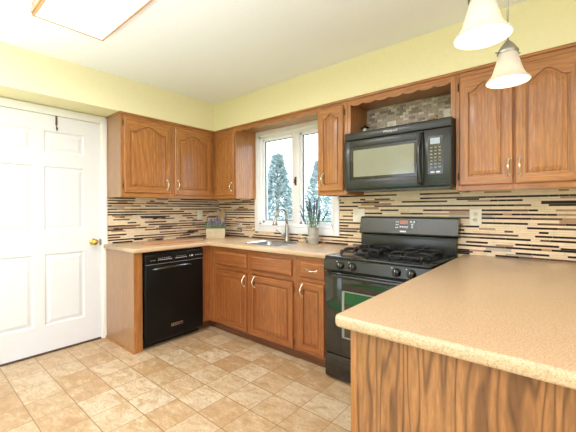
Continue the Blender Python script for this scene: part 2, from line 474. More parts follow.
mb = MB(); mb.box(DY0, DY1, 0.05, -0.004, 0.0005, 0.012); D.part('threshold', mb, 'dark_metal')
# hook hung over the door top
T = Thing('over_door_hook', (-1.795, 0, 1.95), 'small dark metal hook hanging over the top edge of the white door', 'hook', 'B')
mb = MB(); x = -1.795
mb.box(x-0.012, x+0.012, 0.03, -0.002, DZ-0.0055, DZ-0.0035); mb.box(x-0.008, x+0.008, -0.0005, -0.003, 2.0, DZ-0.0035)
T.part('strap', mb, 'dark_metal')
mb = MB(); mb.tube([(x, -0.003, 2.01), (x, -0.004, 1.965), (x, -0.016, 1.952), (x, -0.03, 1.958), (x, -0.034, 1.975)], 0.004); mb.tube([(x, -0.002, 2.005), (x, -0.02, 2.005), (x, -0.028, 2.015)], 0.0035)
T.part('hook_end', mb, 'dark_metal')

# ---- window over the sink
Wn = Thing('window_1', (1.24, 0, WZ0), kind='structure')
mb = MB()
mb.box(CW0, WX0, 0, -0.018, CZ0, 2.155, 0, 0.004); mb.box(WX1, CW1, 0, -0.018, CZ0, 2.155, 0, 0.004)
mb.box(WX0, WX1, 0, -0.0175, CZ0, 1.060, 0, 0.003); mb.box(WX0, WX1, 0, -0.0175, 2.085, 2.155, 0, 0.003)
mb.box(WX0+0.001, WX1-0.001, 0, -0.026, 1.0605, 1.076, 0, 0.003)
Wn.part('window_casing', mb, 'vinyl')
mb = MB()
j = 0.022
mb.box(WX0, WX0+j, 0.11, -0.004, WZ0, WZ1); mb.box(WX1-j, WX1, 0.11, -0.004, WZ0, WZ1)
mb.box(WX0, WX1, 0.11, -0.004, WZ0, WZ0+0.018); mb.box(WX0, WX1, 0.11, -0.004, WZ1-0.045, WZ1)
mb.box(1.222, 1.312, 0.10, 0.005, WZ0, WZ1, 0, 0.003)
Wn.part('window_frame', mb, 'vinyl')
def sash(x0, x1):
    z0, z1 = WZ0+0.018, WZ1-0.045; t = 0.027
    mb = MB()
    for q in ((x0, x0+t, z0, z1), (x1-t, x1, z0, z1), (x0, x1, z0, z0+t), (x0, x1, z1-t, z1)): mb.box(q[0], q[1], 0.075, 0.032, q[2], q[3], 0, 0.003)
    o = Wn.part('sash', mb, 'vinyl')
    mb = MB()
    e = 0.006
    for q in ((x0+t, x0+t+e, z0+t, z1-t), (x1-t-e, x1-t, z0+t, z1-t), (x0+t, x1-t, z0+t, z0+t+e), (x0+t, x1-t, z1-t-e, z1-t)): mb.box(q[0], q[1], 0.06, 0.045, q[2], q[3])
    Wn.part('gasket', mb, 'charcoal', o)
    mb = MB(); mb.box(x0+t, x1-t, 0.055, 0.051, z0+t, z1-t); Wn.part('pane', mb, 'glass', o)
sash(WX0+j, 1.224); sash(1.310, WX1-j)
mb = MB(); mb.box(1.262, 1.284, 0.005, -0.004, 1.50, 1.59, 0, 0.002); mb.tube([(1.273, -0.004, 1.575), (1.273, -0.018, 1.565), (1.273, -0.022, 1.52)], 0.006)
Wn.part('window_latch', mb, 'dark_metal')

# patio door in the front wall (behind the camera), seen only in reflections
P = Thing('door_2', (1.9, RY, 0), kind='structure')
mb = MB()
for q in ((0.8, 0.87, 0, 2.1), (2.93, 3.0, 0, 2.1), (1.86, 1.94, 0, 2.1), (0.8, 3.0, 0, 0.08), (0.8, 3.0, 2.02, 2.1)): mb.box(q[0], q[1], RY-0.10, RY-0.02, q[2], q[3])
P.part('door_frame', mb, 'vinyl')
mb = MB(); mb.box(0.87, 2.93, RY-0.062, RY-0.058, 0.08, 2.02); P.part('pane', mb, 'glass')
# baseboards out on the dining side
mb = MB(); mb.box(0, 0.014, RY, DY0-0.06, 0, 0.09); struct('baseboard_left', mb, 'white')

# ------------------------------------------------------------ cabinet parts
def arch(t, H_):      # t in -1..1 ; cathedral curve
    a = abs(t)
    if a > 0.80: return 0.0
    return H_*(0.5+0.5*math.cos(PI*a/0.80))**0.75
def door_mesh(x0, x1, z0, z1, yb, arched=True, st=0.052, th=0.019, mats3=True):
    """raised panel door, front at yb-th, looking to -y"""
    mb = MB(); yf = yb-th
    N = 20; wid = x1-x0
    st = min(st, wid*0.2); ox0, ox1 = x0+st, x1-st; oz0 = z0+st+0.004
    Hh = min(0.062, (ox1-ox0)*0.27) if arched else 0.0
    ozs = z1-st-0.006-Hh
    def opening(off, y, amp=1.0):
        a0, a1, b0 = ox0+off, ox1-off, oz0+off
        pts = [(a0, y, b0), (a1, y, b0)]
        for k in range(N+1):
            t = 1-2*k/N; xx = (a0+a1)/2+t*(a1-a0)/2
            pts.append((xx, y, ozs-off+arch(t, Hh)*amp))
        return pts
    def outer(off, y):
        pts = [(x0+off, y, z0+off), (x1-off, y, z0+off)]
        for k in range(N+1):
            t = 1-2*k/N; xx = (ox0+ox1)/2+t*(ox1-ox0)/2
            if k == 0: xx = x1-off
            if k == N: xx = x0+off
            pts.append((xx, y, z1-off))
        return pts
    rings = [outer(0, yb), outer(0, yf+0.006), outer(0.006, yf), opening(-0.001, yf), opening(0.002, yf+0.010), opening(0.009, yf+0.011), opening(0.012, yf+0.005), opening(0.034, yf+0.001)]
    R = [[mb.bm.verts.new(p) for p in r] for r in rings]
    n = len(R[0])
    for ri, (a, b) in enumerate(zip(R, R[1:])):
        for i in range(n):
            jn = (i+1) % n
            f = mb.bm.faces.new((a[i], a[jn], b[jn], b[i]))
            f.material_index = 1 if (ri in (0, 1, 2) and (i == 0 or 2 <= i < n-1)) else 0
            f.smooth = False
    f = mb.bm.faces.new(R[0][::-1]); f = mb.bm.faces.new(R[-1])
    return mb
def pull_mesh(c, vertical=True, L=0.098):
    """ornate bow pull; c on the door face (x, yface, z)"""
    mb = MB(); x, y, z = c
    prof = [(-0.5, 0.0, 0.0075), (-0.42, 0.006, 0.0085), (-0.33, 0.014, 0.0045), (-0.2, 0.024, 0.0048), (-0.08, 0.028, 0.0068), (0, 0.029, 0.0074), (0.08, 0.028, 0.0068), (0.2, 0.024, 0.0048), (0.33, 0.014, 0.0045), (0.42, 0.006, 0.0085), (0.5, 0.0, 0.0075)]
    pts = []; rs = []
    for t, d, r in prof:
        pts.append((x, y-d-0.001, z+t*L) if vertical else (x+t*L, y-d-0.001, z)); rs.append(r)
    mb.tube(pts, rs, 0, 10)
    for s_ in (-0.47, 0.47):
        cc = (x, y, z+s_*L) if vertical else (x+s_*L, y, z)
        mb.lathe([(0.001, 0.0), (0.011, 0.0), (0.012, -0.003), (0.008, -0.007), (0.001, -0.009)], cc, 0, 12, 'y')
    return mb
def hinge_mesh(x, y, z):
    mb = MB(); mb.box(x-0.005, x+0.005, y, y-0.003, z-0.022, z+0.022, 0, 0.001, 1); mb.tube([(x, y-0.005, z-0.025), (x, y-0.005, z+0.025)], 0.0035, 0, 8)
    return mb
def cab_door(T, x0, x1, z0, z1, yb, handle=None, hinge=None, mats=('oak', 'oak_h'), arched=True, hz=None):
    d = T.part('door', door_mesh(x0, x1, z0, z1, yb, arched), list(mats))
    yf = yb-0.019
    if handle: T.part('handle', pull_mesh((handle[0], yf, handle[1])), 'pull', d, 'polished pewter bow handle')
    if hinge is not None:
        for z in (hz or (z0+0.06, z1-0.06)): T.part('hinge', hinge_mesh(hinge, yb, z), 'dark_metal', d)
    return d
def drawer(T, x0, x1, z0, z1, yb, handle=False, mats=('oak_low', 'oak_low_h')):
    mb = MB(); yf = yb-0.019
    def r(o, y): return [(x0+o, y, z0+o), (x1-o, y, z0+o), (x1-o, y, z1-o), (x0+o, y, z1-o)]
    mb.loops([r(0, yb), r(0, yf+0.008), r(0.004, yf+0.004), r(0.014, yf+0.002), r(0.018, yf)], 0, True, True, False)
    d = T.part('drawer_front', mb, [mats[1]])
    if handle: T.part('handle', pull_mesh(((x0+x1)/2+0.01, yf, (z0+z1)/2), False), 'pull', d, 'polished pewter bow handle')
    return d
G = 0.002
def body_upper(T, x0, x1, z0, z1, dep, openings, side_mat='oak', yfr=0.0, crown=True, rail_t=0.045, rail_b=0.045):
    """open box plus a face frame with openings [(x0,x1)]"""
    mb = MB(); t = 0.016; yb = -0.0095 if yfr == 0 else yfr
    mb.box(x0, x0+t, -dep+0.018, yb, z0, z1); mb.box(x1-t, x1, -dep+0.018, yb, z0, z1)
    mb.box(x0+t, x1-t, -dep+0.018, yb, z0+0.012, z0+0.028); mb.box(x0+t, x1-t, -dep+0.018, yb, z1-t, z1); mb.box(x0+t, x1-t, yb-0.006, yb, z0+0.03, z1-t)
    T.part('body', mb, side_mat)
    mb = MB(); f0, f1 = -dep, -dep+0.018
    edges = [x0] + [e for o in openings for e in o] + [x1]
    for i in range(0, len(edges), 2): mb.box(edges[i], edges[i+1], f0, f1, z0, z1, 0)
    for o in openings: mb.box(o[0], o[1], f0, f1, z0, z0+rail_b, 1); mb.box(o[0], o[1], f0, f1, z1-rail_t, z1, 1)
    T.part('face_frame', mb, ['oak', 'oak_h'])

CR = 2.137     # top of cabinet boxes; trim strip above
# ------------------------------------------------------------ wall cabinets, left wall
T = Thing('wall_cabinet', (-0.85, -0.0095, Z_UB), 'wide oak wall cabinet with two arched doors above the dishwasher', 'cabinet', 'B')
body_upper(T, -1.378, -0.002, Z_UB, CR, 0.32, [(-1.345, -0.89), (-0.835, -0.385)], 'oak_veneer')
cab_door(T, -1.353, -0.888, 1.412, 2.112, -0.32, (-0.928, 1.50), -1.361)
cab_door(T, -0.836, -0.384, 1.402, 2.104, -0.32, (-0.809, 1.505), -0.377)
# back wall: corner cabinet
T = Thing('wall_cabinet', (0.51, -0.0095, Z_UB), 'narrow oak corner wall cabinet left of the window', 'cabinet')
body_upper(T, 0.322, 0.693, Z_UB, CR, 0.32, [(0.375, 0.66)], 'oak')
cab_door(T, 0.358, 0.672, 1.405, 2.106, -0.32, (0.642, 1.495), None)
# narrow cabinet right of the window
T = Thing('wall_cabinet', (1.92, -0.0095, Z_UB), 'narrow oak wall cabinet between the window and the microwave', 'cabinet')
body_upper(T, 1.783, 2.078, Z_UB, CR, 0.32, [(1.815, 2.04)], 'oak', yfr=-0.032)
cab_door(T, 1.806, 2.046, 1.402, 2.112, -0.32, (1.850, 1.507), 2.054)
# right pair
T = Thing('wall_cabinet', (3.2, -0.0095, Z_UB), 'large oak wall cabinet with two arched doors right of the microwave', 'cabinet')
body_upper(T, 2.894, 3.56, Z_UB, CR, 0.32, [(2.93, 3.19), (3.235, 3.50)])
cab_door(T, 2.917, 3.209, 1.402, 2.108, -0.32, (3.187, 1.503), 2.909)
cab_door(T, 3.219, 3.520, 1.402, 2.108, -0.32, (3.243, 1.504), 3.528)
# valance over window
def scallop(x0, x1, ztop, zmid, amp, n, y0, y1, deep=0.0):
    pts = [(x0, ztop)]; N = 120
    for i in range(N+1):
        t = i/N; x = x0+(x1-x0)*t
        z = zmid - amp*abs(math.sin(PI*n*t))**0.7 + deep*abs(2*t-1)**3*-1
        pts.append((x, z))
    pts.append((x1, ztop))
    mb = MB(); mb.poly(pts, 'y', y0, y1); return mb
T = Thing('window_valance', (1.24, -0.32, 2.095), 'long scalloped oak valance board spanning above the sink window', 'valance')
T.part('scalloped_board', scallop(0.694, 1.782, CR, 2.113, 0.017, 9, -0.32, -0.302), 'oak_h')
# open cabinet over microwave
T = Thing('open_wall_cabinet', (2.485, -0.0095, 1.85), 'open oak cabinet niche with scalloped top above the black microwave', 'cabinet')
mb = MB(); mb.box(2.080, 2.098, -0.302, -0.001, 1.852, CR); mb.box(2.874, 2.892, -0.302, -0.001, 1.852, CR); mb.box(2.098, 2.874, -0.302, -0.001, CR-0.012, CR)
mb.box(2.080, 2.108, -0.32, -0.302, 1.852, CR); mb.box(2.862, 2.892, -0.32, -0.302, 1.852, CR)
T.part('body', mb, 'oak')
mb = MB(); mb.box(2.098, 2.874, -0.318, -0.001, 1.852, 1.866); T.part('shelf', mb, 'oak_h')
T.part('scalloped_valance', scallop(2.108, 2.862, CR, 2.100, 0.015, 7, -0.32, -0.304, 0.0), 'oak_h')
mb = MB(); rnd = random.Random(11)
mb.box(2.098, 2.874, -0.006, -0.001, 1.866, CR-0.012, 0)
z = 1.868; k = 0
while z < CR-0.014:
    a = 2.098-(0.025 if k % 2 else 0)
    while a < 2.874:
        p, q = max(a, 2.099), min(a+0.047, 2.873)
        if q-p > 0.006: mb.box(p, q, -0.006-rnd.choice((0.006, 0.008, 0.011)), -0.006, z, min(z+0.020, CR-0.013), rnd.choice((1, 1, 2, 3)))
        a += 0.050
    z += 0.0225; k += 1
T.part('mosaic_back', mb, ['grout', 's_grey', 's_pale', 's_dark'], label='grey stone brick mosaic')
# trim strip under the soffit
mb = MB(); mb.box(0.0, SD+0.012, -1.390, -SD-0.012, CR+0.0005, Z_UT-0.0005, 0, 0.003)
struct('trim_1', mb, 'oak_hy')
mb = MB(); mb.box(0.0, 3.56, -SD-0.012, -0.001, CR+0.0005, Z_UT-0.0005, 0, 0.003)
mb2 = mb; struct('trim_2', mb2, 'oak_h')

# ------------------------------------------------------------ base cabinets
BD = 0.603; CT = 0.876
T = Thing('end_panel', (-1.36, 0, 0), 'oak end panel with a front stile left of the dishwasher', 'cabinet panel', 'B')
mb = MB(); mb.box(-1.396, -1.380, -BD+0.018, -0.0, 0.0, CT); T.part('side_panel', mb, 'oak_veneer')
mb = MB(); mb.box(-1.396, -1.323, -BD, -BD+0.018, 0.0, CT); T.part('front_stile', mb, 'oak')
mb = MB(); mb.box(-1.404, -1.3965, -BD-0.004, -0.0, 0.0, 0.022, 0, 0.002); T.part('shoe_moulding', mb, 'oak_h')

T = Thing('base_cabinet', (0.95, -0.3, 0), 'oak sink base cabinet with two doors and two false drawer fronts', 'cabinet')
mb = MB()
mb.box(0.016, 1.758, -BD+0.02, -BD+0.036, 0.09, CT-0.0); mb.box(1.742, 1.758, -BD+0.036, -0.0, 0.09, CT)
mb.box(BD, 1.742, -BD+0.036, -0.02, 0.09, 0.106)
T.part('body', mb, 'oak_low')
mb = MB(); f0, f1 = -BD, -BD+0.018
mb.box(BD, 0.715, f0, f1, 0.09, CT); mb.box(1.165, 1.235, f0, f1, 0.09, CT); mb.box(1.72, 1.758, f0, f1, 0.09, CT)
for a, b in ((0.715, 1.165), (1.235, 1.72)):
    mb.box(a, b, f0, f1, 0.83, CT, 1); mb.box(a, b, f0, f1, 0.655, 0.69, 1); mb.box(a, b, f0, f1, 0.09, 0.11, 1)
# return stile beside the dishwasher
mb.box(BD-0.018, BD, -0.696, -BD, 0.09, CT)
T.part('face_frame', mb, ['oak_low', 'oak_low_h'])
drawer(T, 0.697, 1.177, 0.695, 0.828, -BD); drawer(T, 1.243, 1.722, 0.695, 0.828, -BD)
L2 = ('oak_low', 'oak_low_h')
cab_door(T, 0.714, 1.174, 0.098, 0.650, -BD, (1.153, 0.578), None, L2, False)
cab_door(T, 1.222, 1.733, 0.098, 0.650, -BD, (1.287, 0.588), 1.741, L2, False)
mb = MB(); mb.box(0.52, 1.758, -0.545, -0.528, 0.0, 0.09); mb.box(0.52, 0.536, -0.696, -0.545, 0, 0.09); T.part('toe_kick', mb, 'dark_oak')

T = Thing('base_cabinet', (1.91, -0.3, 0), 'narrow oak base cabinet with one drawer and one door beside the range', 'cabinet')
mb = MB(); mb.box(1.760, 1.776, -BD+0.018, 0.0, 0.09, CT); mb.box(2.056, 2.072, -BD+0.018, 0.0, 0.09, CT); mb.box(1.776, 2.056, -BD+0.018, 0.0, 0.09, 0.106)
T.part('body', mb, 'oak_low')
mb = MB(); mb.box(1.760, 1.80, f0, f1, 0.09, CT); mb.box(2.035, 2.072, f0, f1, 0.09, CT)
mb.box(1.80, 2.035, f0, f1, 0.83, CT, 1); mb.box(1.80, 2.035, f0, f1, 0.67, 0.70, 1); mb.box(1.80, 2.035, f0, f1, 0.09, 0.12, 1)
T.part('face_frame', mb, ['oak_low', 'oak_low_h'])
drawer(T, 1.800, 2.045, 0.705, 0.830, -BD, True)
cab_door(T, 1.793, 2.045, 0.112, 0.668, -BD, (1.836, 0.60), 2.053, L2, False)
mb = MB(); mb.box(1.760, 2.072, -0.545, -0.528, 0.0, 0.09); T.part('toe_kick', mb, 'dark_oak')

# ------------------------------------------------------------ worktops
def edge_slab(outline, z0, z1, rnd_=0.010, skip=()):
    """slab from a 2-D outline (ccw) with rounded top and bottom edges"""
    mb = MB(); n = len(outline)
    def inset(o):
        r = []
        for i in range(n):
            p0, p1, p2 = Vector(outline[i-1]), Vector(outline[i]), Vector(outline[(i+1) % n])
            d1 = (p1-p0).normalized(); d2 = (p2-p1).normalized()
            n1 = Vector((-d1.y, d1.x)); n2 = Vector((-d2.y, d2.x)); bis = (n1+n2)
            k = o/max(0.2, (1+n1.dot(n2))); r.append(p1+bis*k)
        return r
    rings = []
    for o, z in ((rnd_, z0), (rnd_*0.3, z0+rnd_*0.3), (0, z0+rnd_), (0, z1-rnd_), (rnd_*0.3, z1-rnd_*0.3), (rnd_, z1)):
        rings.append([(p.x, p.y, z) for p in inset(o)])
    mb.loops(rings, 0, True, True, True); return mb
def round_poly(pts, rad, seg=6):
    out = []; n = len(pts)
    for i in range(n):
        r = rad[i]
        p0, p1, p2 = Vector(pts[i-1]), Vector(pts[i]), Vector(pts[(i+1) % n])
        if r <= 0: out.append(tuple(p1)); continue
        a = (p0-p1).normalized(); b = (p2-p1).normalized()
        s0 = p1+a*r; s1 = p1+b*r
        for k in range(seg+1):
            t = k/seg; q = s0*(1-t)**2+p1*2*t*(1-t)+s1*t*t; out.append((q.x, q.y))
    return out
CD = 0.6466
SX0, SX1, SY0, SY1 = 1.02, 1.47, -0.505, -0.165
T = Thing('countertop', (0.32, -0.32, CT), 'cream solid-surface L-shaped countertop holding the sink', 'countertop')
out = round_poly([(0.0, 0.0), (0.0, -1.4211), (CD, -1.4211), (CD, -CD), (2.074, -CD), (2.074, 0.0)], [0, 0, 0.03, 0.012, 0, 0])
mb = edge_slab(out, CT, 0.914, 0.008)
o = T.part('slab', mb, 'counter')
# sink cutter (real boolean, applied)
def rrect(x0, x1, y0, y1, r, seg=6):
    return round_poly([(x0, y0), (x1, y0), (x1, y1), (x0, y1)], [r]*4, seg)
cb = MB(); cb.poly(rrect(SX0, SX1, SY0, SY1, 0.07), 'z', CT-0.05, 1.0); cut = cb.build('cutter', 'steel')
md = o.modifiers.new('cut', 'BOOLEAN'); md.operation = 'DIFFERENCE'; md.object = cut; md.solver = 'EXACT'
cut.location = -T.base + T.base  # world coordinates
bpy.context.view_layer.update()
dg = bpy.context.evaluated_depsgraph_get(); me = bpy.data.meshes.new_from_object(o.evaluated_get(dg)); o.modifiers.clear(); o.data = me
bpy.data.objects.remove(cut)

T = Thing('sink', (1.24, -0.34, 0.70), 'stainless steel sink set in the cream countertop below the window', 'sink')
mb = MB(); rings = []
for e, z in ((0.09, 0.7035), (0.028, 0.7105), (0.006, 0.738), (0.004, 0.76), (0.004, 0.9156), (-0.014, 0.9156), (-0.012, 0.9185), (0.002, 0.9175), (0.007, 0.905), (0.010, 0.74), (0.034, 0.714), (0.10, 0.7065)):
    rings.append([(p[0], p[1], z) for p in rrect(SX0+e, SX1-e, SY0+e, SY1-e, max(0.02, 0.07-e*0.3))])
mb.loops(rings, 0, True, True); T.part('basin', mb, 'steel')
mb = MB(); mb.lathe([(0.001, 0.709), (0.03, 0.709), (0.042, 0.7075)], (1.24, -0.34, 0), 0, 20); T.part('drain', mb, 'nickel')

T = Thing('faucet', (1.225, -0.085, 0.914), 'brushed nickel gooseneck faucet with a pull-down spray head and side lever', 'faucet')
fx, fy = 1.225, -0.085
mb = MB(); mb.lathe([(0.001, 0), (0.030, 0), (0.031, 0.006), (0.026, 0.014), (0.022, 0.05), (0.023, 0.08), (0.021, 0.13), (0.016, 0.17), (0.014, 0.19)], (fx, fy, 0.9145), 0, 20); T.part('base', mb, 'nickel')
mb = MB(); pts = [(fx, fy, 1.08), (fx, fy, 1.15)]; rr = [0.015, 0.0145]
for k in range(13):
    a = PI*k/12*1.02; pts.append((fx-0.004*k/12, fy-0.085+0.085*math.cos(a), 1.172+0.085*math.sin(a))); rr.append(0.014)
mb.tube(pts, rr, 0, 12); T.part('spout', mb, 'nickel')
mb = MB(); mb.tube([(fx-0.004, fy-0.170, 1.176), (fx-0.004, fy-0.172, 1.15), (fx-0.005, fy-0.176, 1.115), (fx-0.006, fy-0.18, 1.092), (fx-0.006, fy-0.18, 1.088)], [0.013, 0.016, 0.021, 0.027, 0.022], 0, 14); T.part('spray_head', mb, 'nickel')
mb = MB(); mb.tube([(fx-0.01, fy, 0.975), (fx-0.045, fy-0.012, 0.982), (fx-0.058, fy-0.02, 0.998), (fx-0.09, fy-0.045, 1.025), (fx-0.105, fy-0.055, 1.030)], [0.013, 0.014, 0.011, 0.008, 0.006], 0, 10); T.part('lever', mb, 'nickel')
T = Thing('soap_dispenser', (1.468, -0.09, 0.914), 'small nickel soap dispenser between the faucet and the grey vase', 'soap dispenser')
mb = MB(); mb.lathe([(0.001, 0), (0.016, 0), (0.016, 0.004), (0.009, 0.010), (0.008, 0.045), (0.011, 0.05), (0.011, 0.058), (0.001, 0.062)], (1.468, -0.09, 0.9145), 0, 14); T.part('body', mb, 'nickel')
mb = MB(); mb.tube([(1.468, -0.09, 0.968), (1.464, -0.11, 0.972), (1.461, -0.128, 0.966)], [0.006, 0.0055, 0.004], 0, 8); T.part('nozzle', mb, 'nickel')

# ------------------------------------------------------------ dishwasher (left wall)
T = Thing('dishwasher', (-1.01, -0.3, 0), 'black built-in dishwasher with curved bar handle under the left counter', 'dishwasher', 'B')
a0, a1 = -1.320, -0.699
mb = MB(); mb.box(a0+0.006, a1-0.004, -0.59, -0.02, 0.10, 0.868); T.part('body', mb, 'black')
mb = MB(); mb.box(a0+0.03, a1-0.006, -0.545, -0.50, 0.0, 0.10); T.part('kick_plate', mb, 'black')
mb = MB(); mb.box(a0+0.012, a1-0.005, -0.625, -0.592, 0.062, 0.755, 0, 0.006); T.part('door', mb, 'dishwasher_black')
mb = MB(); mb.box(a0+0.012, a1-0.005, -0.630, -0.592, 0.7585, 0.850, 0, 0.008); pn = T.part('control_panel', mb, 'dishwasher_black')
mb = MB(); mb.box(a0+0.016, a1-0.009, -0.6265, -0.626, 0.7555, 0.7595); T.part('panel_trim', mb, 'grey_button', pn)
for (lx, n_, lw_, lz0, lz1) in ((-1.19, 8, 0.012, 0.790, 0.795), (-1.185, 7, 0.009, 0.806, 0.809), (-1.015, 7, 0.012, 0.790, 0.795), (-1.005, 6, 0.007, 0.806, 0.809), (-0.80, 5, 0.010, 0.797, 0.801), (-1.26, 3, 0.007, 0.791, 0.795)):
    for i in range(n_):
        mb = MB(); mb.box(lx+i*0.018, lx+i*0.018+lw_, -0.6306, -0.630, lz0, lz1); T.part('control_legend', mb, 'lettering', pn)
for q in ((-0.865, -0.856, 0.792, 0.804), (-0.845, -0.825, 0.791, 0.806)):
    mb = MB(); mb.box(q[0], q[1], -0.6306, -0.630, q[2], q[3]); T.part('indicator_window', mb, 'lettering', pn)

mb = MB(); pts = []; rs = []
for k in range(13):
    t = k/12; x = -1.245+(0.415)*t; d = math.sin(PI*t)**0.5*0.035
    pts.append((x, -0.627-d, 0.712+0.012*math.sin(PI*t))); rs.append(0.010)
mb.tube(pts, rs, 0, 10); T.part('handle', mb, 'gunmetal')
mb = MB(); mb.box(-1.060, -0.938, -0.628, -0.625, 0.155, 0.182, 0, 0.001); T.part('badge', mb, 'nickel')
put_text(T, 'logo', 'KitchenAid', 0.024, (-0.999, -0.6285, 0.1685), 'black')

# ------------------------------------------------------------ microwave
MW0, MW1 = 2.098, 2.887
T = Thing('microwave', (2.49, -0.2, 1.395), 'black over-the-range microwave mounted under the open oak niche', 'microwave')
mb = MB(); mb.box(MW0, MW1, -0.385, -0.012, 1.398, 1.8505, 0, 0.004); T.part('body', mb, 'charcoal')
mb = MB(); mb.box(MW0, MW1, -0.402, -0.386, 1.788, 1.8495, 0, 0.006)
T.part('vent_cover', mb, 'charcoal')
dx1 = 2.712
mb = MB()
yd0, yd1 = -0.410, -0.386
wx0, wx1, wz0, wz1 = 2.150, 2.668, 1.478, 1.728
mb.box(MW0+0.002, wx0, yd0, yd1, 1.405, 1.782, 0, 0.003); mb.box(wx1, dx1, yd0, yd1, 1.405, 1.782, 0, 0.003)
mb.box(wx0-0.003, wx1+0.003, yd0, yd1, 1.405, wz0, 0, 0.003); mb.box(wx0-0.003, wx1+0.003, yd0, yd1, wz1, 1.782, 0, 0.003)
dr = T.part('door', mb, 'charcoal')
mb = MB(); mb.box(wx0, wx1, -0.404, -0.39, wz0, wz1)
T.part('window_surround', mb, 'black_gloss', dr)
mb = MB(); mb.box(2.180, 2.650, -0.4055, -0.4042, 1.500, 1.706)
T.part('window_glass', mb, 'mwglass', dr)
mb = MB(); pts = []
for k in range(15):
    t = k/14; z = 1.415+0.35*t; d = 0.034*math.sin(PI*t)**0.6
    pts.append((2.700-0.010*math.sin(PI*t), -0.411-d, z))
mb.tube(pts, [0.011]*15, 0, 10); T.part('handle', mb, 'black_gloss', dr)
mb = MB(); mb.box(dx1+0.003, MW1-0.002, -0.410, -0.386, 1.405, 1.782, 0, 0.004); cp = T.part('control_panel', mb, 'charcoal')
mb = MB(); mb.box(2.742, 2.838, -0.4112, -0.4095, 1.482, 1.735); T.part('keypad', mb, 'black_gloss', cp)
mb = MB(); mb.box(2.758, 2.818, -0.4125, -0.411, 1.682, 1.722); T.part('display', mb, 'lcd', cp)
for i in range(3):
    for j_ in range(7):
        mb = MB(); xx = 2.758+i*0.026; zz = 1.655-j_*0.022
        mb.box(xx, xx+0.013, -0.4122, -0.411, zz, zz+0.008); T.part('button', mb, 'grey_button', cp)
mb = MB(); mb.box(2.760, 2.784, -0.4122, -0.411, 1.491, 1.501); T.part('button', mb, 'lettering', cp)
mb = MB(); mb.box(2.795, 2.819, -0.4122, -0.411, 1.491, 1.501); T.part('button', mb, 'lettering', cp)
put_text(T, 'logo', 'Whirlpool', 0.026, (2.475, -0.4025, 1.818))
mb = MB()
for i in range(2): mb.box(2.17+i*0.38, 2.44+i*0.38, -0.34, -0.12, 1.392, 1.3985)
T.part('grease_filter', mb, 'nickel')
mb = MB(); mb.box(MW0+0.01, MW1-0.01, -0.39, -0.35, 1.388, 1.398); T.part('bottom_grille', mb, 'charcoal')

# ------------------------------------------------------------ range
T = Thing('gas_range', (2.457, -0.33, 0), 'black freestanding gas range with four burners and backguard clock', 'stove')
g0, g1 = 2.079, 2.836
mb = MB(); mb.box(g0, g1, -0.635, -0.012, 0.016, 0.892); T.part('body', mb, 'black')
mb = MB()
mb.box(g0, g1, -0.655, -0.09, 0.892, 0.908, 0, 0.005); mb.box(g0+0.03, g1-0.03, -0.60, -0.10, 0.9065, 0.910)
T.part('cooktop', mb, 'black')
mb = MB(); mb.poly([(-0.636, 0.800), (-0.672, 0.802), (-0.676, 0.815), (-0.660, 0.886), (-0.652, 0.8915), (-0.636, 0.8915)], 'x', g0, g1); cp = T.part('control_panel', mb, 'charcoal')
for x in (2.222, 2.318, 2.630, 2.724):
    mb = MB(); mb.lathe([(0.001, 0.0), (0.029, 0.0), (0.029, -0.004), (0.024, -0.008), (0.0235, -0.024), (0.020, -0.028), (0.001, -0.029)], (x, -0.667, 0.847), 0, 20, 'y'); mb.box(x-0.005, x+0.005, -0.695, -0.703, 0.824, 0.870, 0, 0.001)
    k = T.part('knob', mb, 'black_gloss')
    mb = MB(); mb.box(x-0.0015, x+0.0015, -0.7036, -0.703, 0.855, 0.869); T.part('marker', mb, 'lettering', k)
    mb = MB(); mb.box(x-0.035, x-0.028, -0.6725, -0.666, 0.872, 0.877); T.part('indicator', mb, 'lettering', cp)
# oven door with window
mb = MB()
y0, y1 = -0.664, -0.637; zo0, zo1 = 0.200, 0.792
ox0, ox1, oz0, oz1 = 2.226, 2.690, 0.33, 0.668
mb.box(g0+0.003, ox0, y0, y1, zo0, zo1, 0, 0.003); mb.box(ox1, g1-0.003, y0, y1, zo0, zo1, 0, 0.003)
mb.box(ox0-0.003, ox1+0.003, y0, y1, zo0, oz0, 0, 0.003); mb.box(ox0-0.003, ox1+0.003, y0, y1, oz1, zo1, 0, 0.003)
dr = T.part('oven_door', mb, 'black_gloss')
mb = MB(); 
mb.box(ox0, ox0+0.02, y0-0.001, y0+0.006, oz0, oz1, 0, 0.002); mb.box(ox1-0.02, ox1, y0-0.001, y0+0.006, oz0, oz1, 0, 0.002); mb.box(ox0, ox1, y0-0.001, y0+0.006, oz1-0.008, oz1, 0, 0.002); mb.box(ox0, ox1, y0-0.001, y0+0.006, oz0, oz0+0.008, 0, 0.002)
T.part('window_trim', mb, 'grey_button', dr)
mb = MB(); mb.box(ox0+0.01, ox1-0.01, y0+0.002, y0+0.012, oz0, oz1); T.part('oven_window', mb, 'ovenglass' if 'ovenglass' in M else 'black_gloss', dr)
mb = MB(); pts = []
for k in range(15):
    t = k/14; d = 0.042*min(1, math.sin(PI*t)*3.2) if 0 < t < 1 else 0
    pts.append((g0+0.02+(g1-g0-0.04)*t, y0-0.002-d, 0.778))
mb.tube(pts, 0.012, 0, 10); T.part('handle', mb, 'charcoal', dr)
mb = MB(); mb.box(g0+0.003, g1-0.003, -0.662, -0.637, 0.022, 0.192, 0, 0.005); dd = T.part('drawer', mb, 'black_gloss')
mb = MB(); pts = []
for k in range(21):
    t = k/20; pts.append((2.20+0.514*t, 0.165))
for k in range(21):
    t = 1-k/20; pts.append((2.20+0.514*t, 0.164-0.035*math.sin(PI*t)**0.8))
mb.poly(pts[:21]+pts[22:41], 'y', -0.666, -0.6625); T.part('drawer_pull', mb, 'charcoal', dd)
